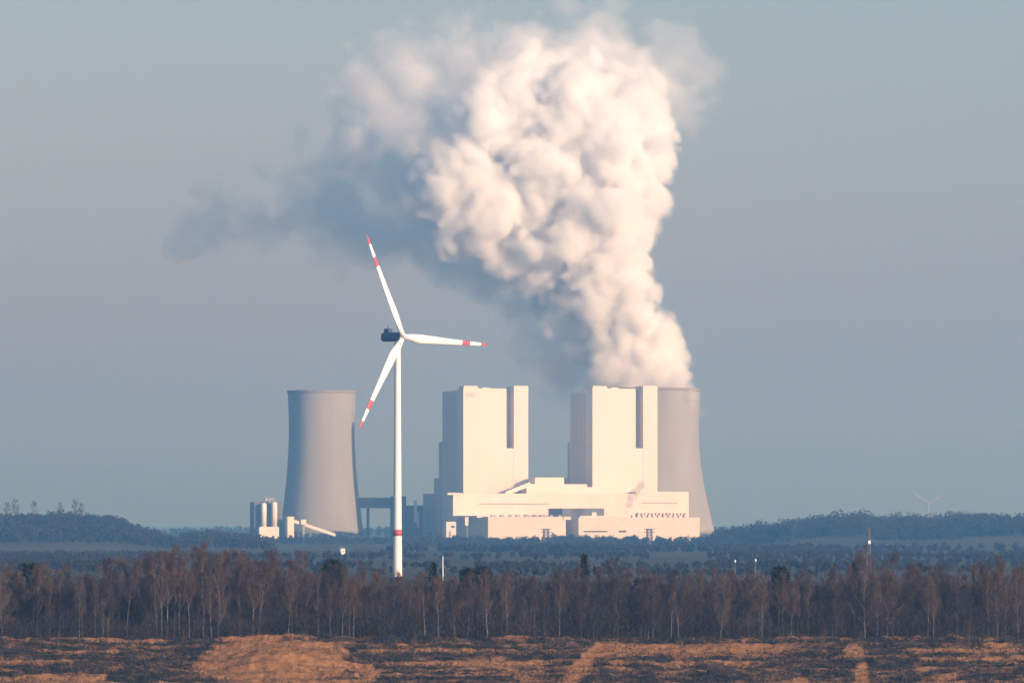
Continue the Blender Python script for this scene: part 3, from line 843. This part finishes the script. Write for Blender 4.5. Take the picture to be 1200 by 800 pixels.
# lone saplings on the bank in front of the belt
for px, Y, top in ((394, 985, 742), (432, 994, 745), (68, 990, 742), (118, 996, 746), (965, 992, 735), (1010, 988, 738), (1122, 990, 735), (1136, 994, 728), (486, 996, 738), (640, 997, 738), (215, 998, 738)):
    x = X_at(px, Y); z0 = ground_z(x, Y); h = Z_at(top, Y)-z0
    p = protos[21 + int(rng.integers(0, 5))]
    o = copy_tree(p[1]) if p[2] else p[1]; p[2] += 1
    o['label'] = 'spindly bare sapling standing out on the sandy bank before the tree belt'; o['group'] = 'saplings on the bank'
    o.location = (x, Y, z0); o.scale = (h/14*.7, h/14*.7, h/14); o.rotation_euler = (0, 0, rng.uniform(0, 6.28))
# faint bare trees on the crest of the far hill at left
for px, top in ((8, 588), (18, 584), (40, 587), (70, 588), (88, 584), (95, 589)):
    Y = 4640 + rng.uniform(-60, 60); x = X_at(px, Y); z0 = ground_z(x, Y); h = Z_at(top, Y)-z0
    p = protos[10 + int(rng.integers(0, 6))]
    o = copy_tree(p[1]) if p[2] else p[1]; p[2] += 1
    o['label'] = 'faint bare tree rising above the crest of the hill at left'; o['group'] = 'bare trees on the hill crest'
    o.location = (x, Y, z0); o.scale = (h/14*.8, h/14*.8, h/14); o.rotation_euler = (0, 0, rng.uniform(0, 6.28))
for p in protos:
    if p[2] == 0:
        for ch in list(p[1].children): bpy.data.objects.remove(ch)
        bpy.data.objects.remove(p[1])

for px, Y, top, r, rd, lab in ((685, 1060, 650, 1.9, False, 'pointed dark spruce rising above the belt below the right hall'),
                               (566, 1055, 664, 2.6, True, 'round dark evergreen poking above the belt below the left hall'),
                               (508, 1058, 660, 1.6, False, 'small dark spruce between turbine mast and round evergreen'),
                               (390, 1050, 656, 3.0, True, 'tall dark ivy covered tree left of the turbine mast'),
                               (36, 1050, 660, 4.2, True, 'large dark domed tree near the left edge of the picture'),
                               (548, 1058, 666, 1.7, True, 'small dark bush top left of the round evergreen'),
                               (915, 1056, 664, 2.2, True, 'dark rounded evergreen in the belt right of the lamp poles'),
                               (1003, 1052, 658, 1.6, False, 'narrow dark spruce beside the lattice mast')):
    x = X_at(px, Y); z0 = ground_z(x, Y); h = Z_at(top, Y)-z0
    o = conifer(h, r, int(px), lab, rd); o.location = (x, Y, z0)

# undergrowth along the belt: one tangled mass
def scatter_twigs(name, n, xr, yr, hfun, lean, ln, w, m, label, cat, keep=None):
    x = rng.uniform(*xr, n); y = rng.uniform(*yr, n)
    if keep is not None:
        k = keep(x, y); x, y = x[k], y[k]; n = len(x)
    z = terrain(x, y); hh = hfun(x, y)
    t = rng.random(n)**.8
    p = np.stack([x, y, z+hh*t], 1)
    d = rng.normal(0, lean, (n,3)); d[:,2] = np.abs(d[:,2])+.5
    l = rng.uniform(.5, 1.3, n)*ln
    d = d/np.linalg.norm(d, axis=1)[:,None]*l[:,None]
    v, f = ribbons(p-d*.5, p+d*.5, w, w*.35)
    o = np_mesh(name, v, f, m); tag(o, label, cat, kind='stuff'); return o
uh = lambda x, y: 1.0 + 7.5*fbm(x/6, y/8, 41, 3)**1.3*(.5+.8*fbm(x/25, y/30, 42, 2))*1.5
scatter_twigs('undergrowth', 150000, (-175, 175), (YB+.5, YB+45), uh, .7, .9, .035, M['undergrowth'], 'tangled bare undergrowth filling the foot of the tree belt', 'undergrowth')
scatter_twigs('undergrowth', 150000, (-225, 225), (YB+30, YB+95), lambda x, y: 6+9*fbm(x/9, y/9, 43, 3), .5, 1.3, .06, M['twig_grey'], 'dark mass of bare trees closing the back of the belt', 'woodland')
# dark low scrub in rows on the bank
def keep_scrub(x, y):
    z = terrain(x, y); m = sand_mask(x, y, z)
    row = np.sin(y/6.0*2*np.pi + 3.2*fbm(x/70, y/60, 23, 2) + 2.2)
    n = fbm(x/6, y/2.5, 52, 4)
    return ((m < .42) & (n + .16*row > .46)) | ((rng.random(len(x)) < .10) & (fbm(x/1.6, y/2, 57, 2) > .55))
scatter_twigs('scrub', 200000, (-150, 150), (925, 1003), lambda x, y: .2+2.6*fbm(x/2.2, y/2.5, 53, 3)**1.8, .9, .5, .09, M['scrub_dark'], 'low dark scrub growing in rows over the quarry bank', 'scrub', keep_scrub)
scatter_twigs('dry_grass', 67000, (-150, 150), (925, 1006), lambda x, y: .15+.4*fbm(x/3, y/3, 54, 3), .7, .5, .05, M['scrub_brown'], 'dry reddish brown grass and heather on the quarry bank', 'dry grass', lambda x, y: fbm(x/8, y/3, 55, 4) > .5)

# far woods: many lumpy crowns, one mass each
def far_wood(name, pts, label, hr=(6, 11), leaf=.9, n_leaf=70, m=None, lump=0):
    vs, n = [], 0
    P, D = [], []
    for (x, y) in pts:
        z = ground_z(x, y); h = random.uniform(*hr)*(1 if not lump else .45+1.25*float(fbm(np.array([x/lump+70]), np.array([y/lump]), 61, 3)[0])**1.2); r = h*random.uniform(.32, .5)
        k = n_leaf; d = rng.normal(0, 1, (k,3)); d /= np.linalg.norm(d, axis=1)[:,None]
        q = d*(rng.random(k)**.45)[:,None]*np.array([r, r, h*.42]) + np.array([x, y, z+h*.56])
        P.append(q); D.append(d*.6+rng.normal(0,.5,(k,3)))
        # trunk as a short ribbon
        P.append(np.array([[x, y, z+h*.15]])); D.append(np.array([[0,0,h*.35/leaf]]))
    P = np.concatenate(P); D = np.concatenate(D)
    v, f = ribbons(P-D*leaf, P+D*leaf, leaf*.8, leaf*.4)
    o = np_mesh(name, v, f, m or M['far_wood']); tag(o, label, 'woodland', kind='stuff'); return o
def hedge_px(n, k, px0, px1, y0, y1):
    """n hedge lines of k trees each, running roughly across the view"""
    out = []
    for _ in range(n):
        Y = random.uniform(y0, y1); x = X_at(random.uniform(px0, px1), Y); a = random.uniform(-.5, .5); L = random.uniform(80, 260)
        for i in range(k):
            t = random.uniform(-.5, .5)*L; out.append((x+t*math.cos(a)+random.gauss(0, 2), Y+t*math.sin(a)+random.gauss(0, 3)))
    return out
def pts_px(n, px0, px1, y0, y1):
    out = []
    for _ in range(n):
        Y = random.uniform(y0, y1); out.append((X_at(random.uniform(px0, px1), Y), Y))
    return out
far_wood('forest', pts_px(1200, -30, 320, 4300, 4950), 'hazy blue wood covering the low hill at left', (3, 10), .9, 60, lump=60)
far_wood('forest', pts_px(1100, 838, 1230, 4900, 5600), 'hazy blue wood along the ridge at right of the plant', (8, 19), .9, 120, lump=80)
far_wood('forest', pts_px(700, 225, 850, 5450, 5640), 'low band of trees at the foot of the power station', (3, 9.5), .8, 60, lump=45)
far_wood('forest', hedge_px(14, 60, 200, 1230, 3900, 5000), 'thin blue hedge woods in the fields before the plant', (3, 7), .9, 50)
far_wood('forest', pts_px(650, -30, 215, 2300, 3600)+pts_px(800, 830, 1230, 2400, 4000)+hedge_px(5, 60, 200, 850, 2200, 2900)+hedge_px(6, 60, 200, 850, 3000, 3500), 'dusky blue woods spread out behind the tree belt', (2.5, 5), .5, 60)
far_wood('forest', pts_px(300, -60, 1260, 8000, 9500), 'far line of trees fading into haze beyond the plant', (12, 18), 2.0, 50)
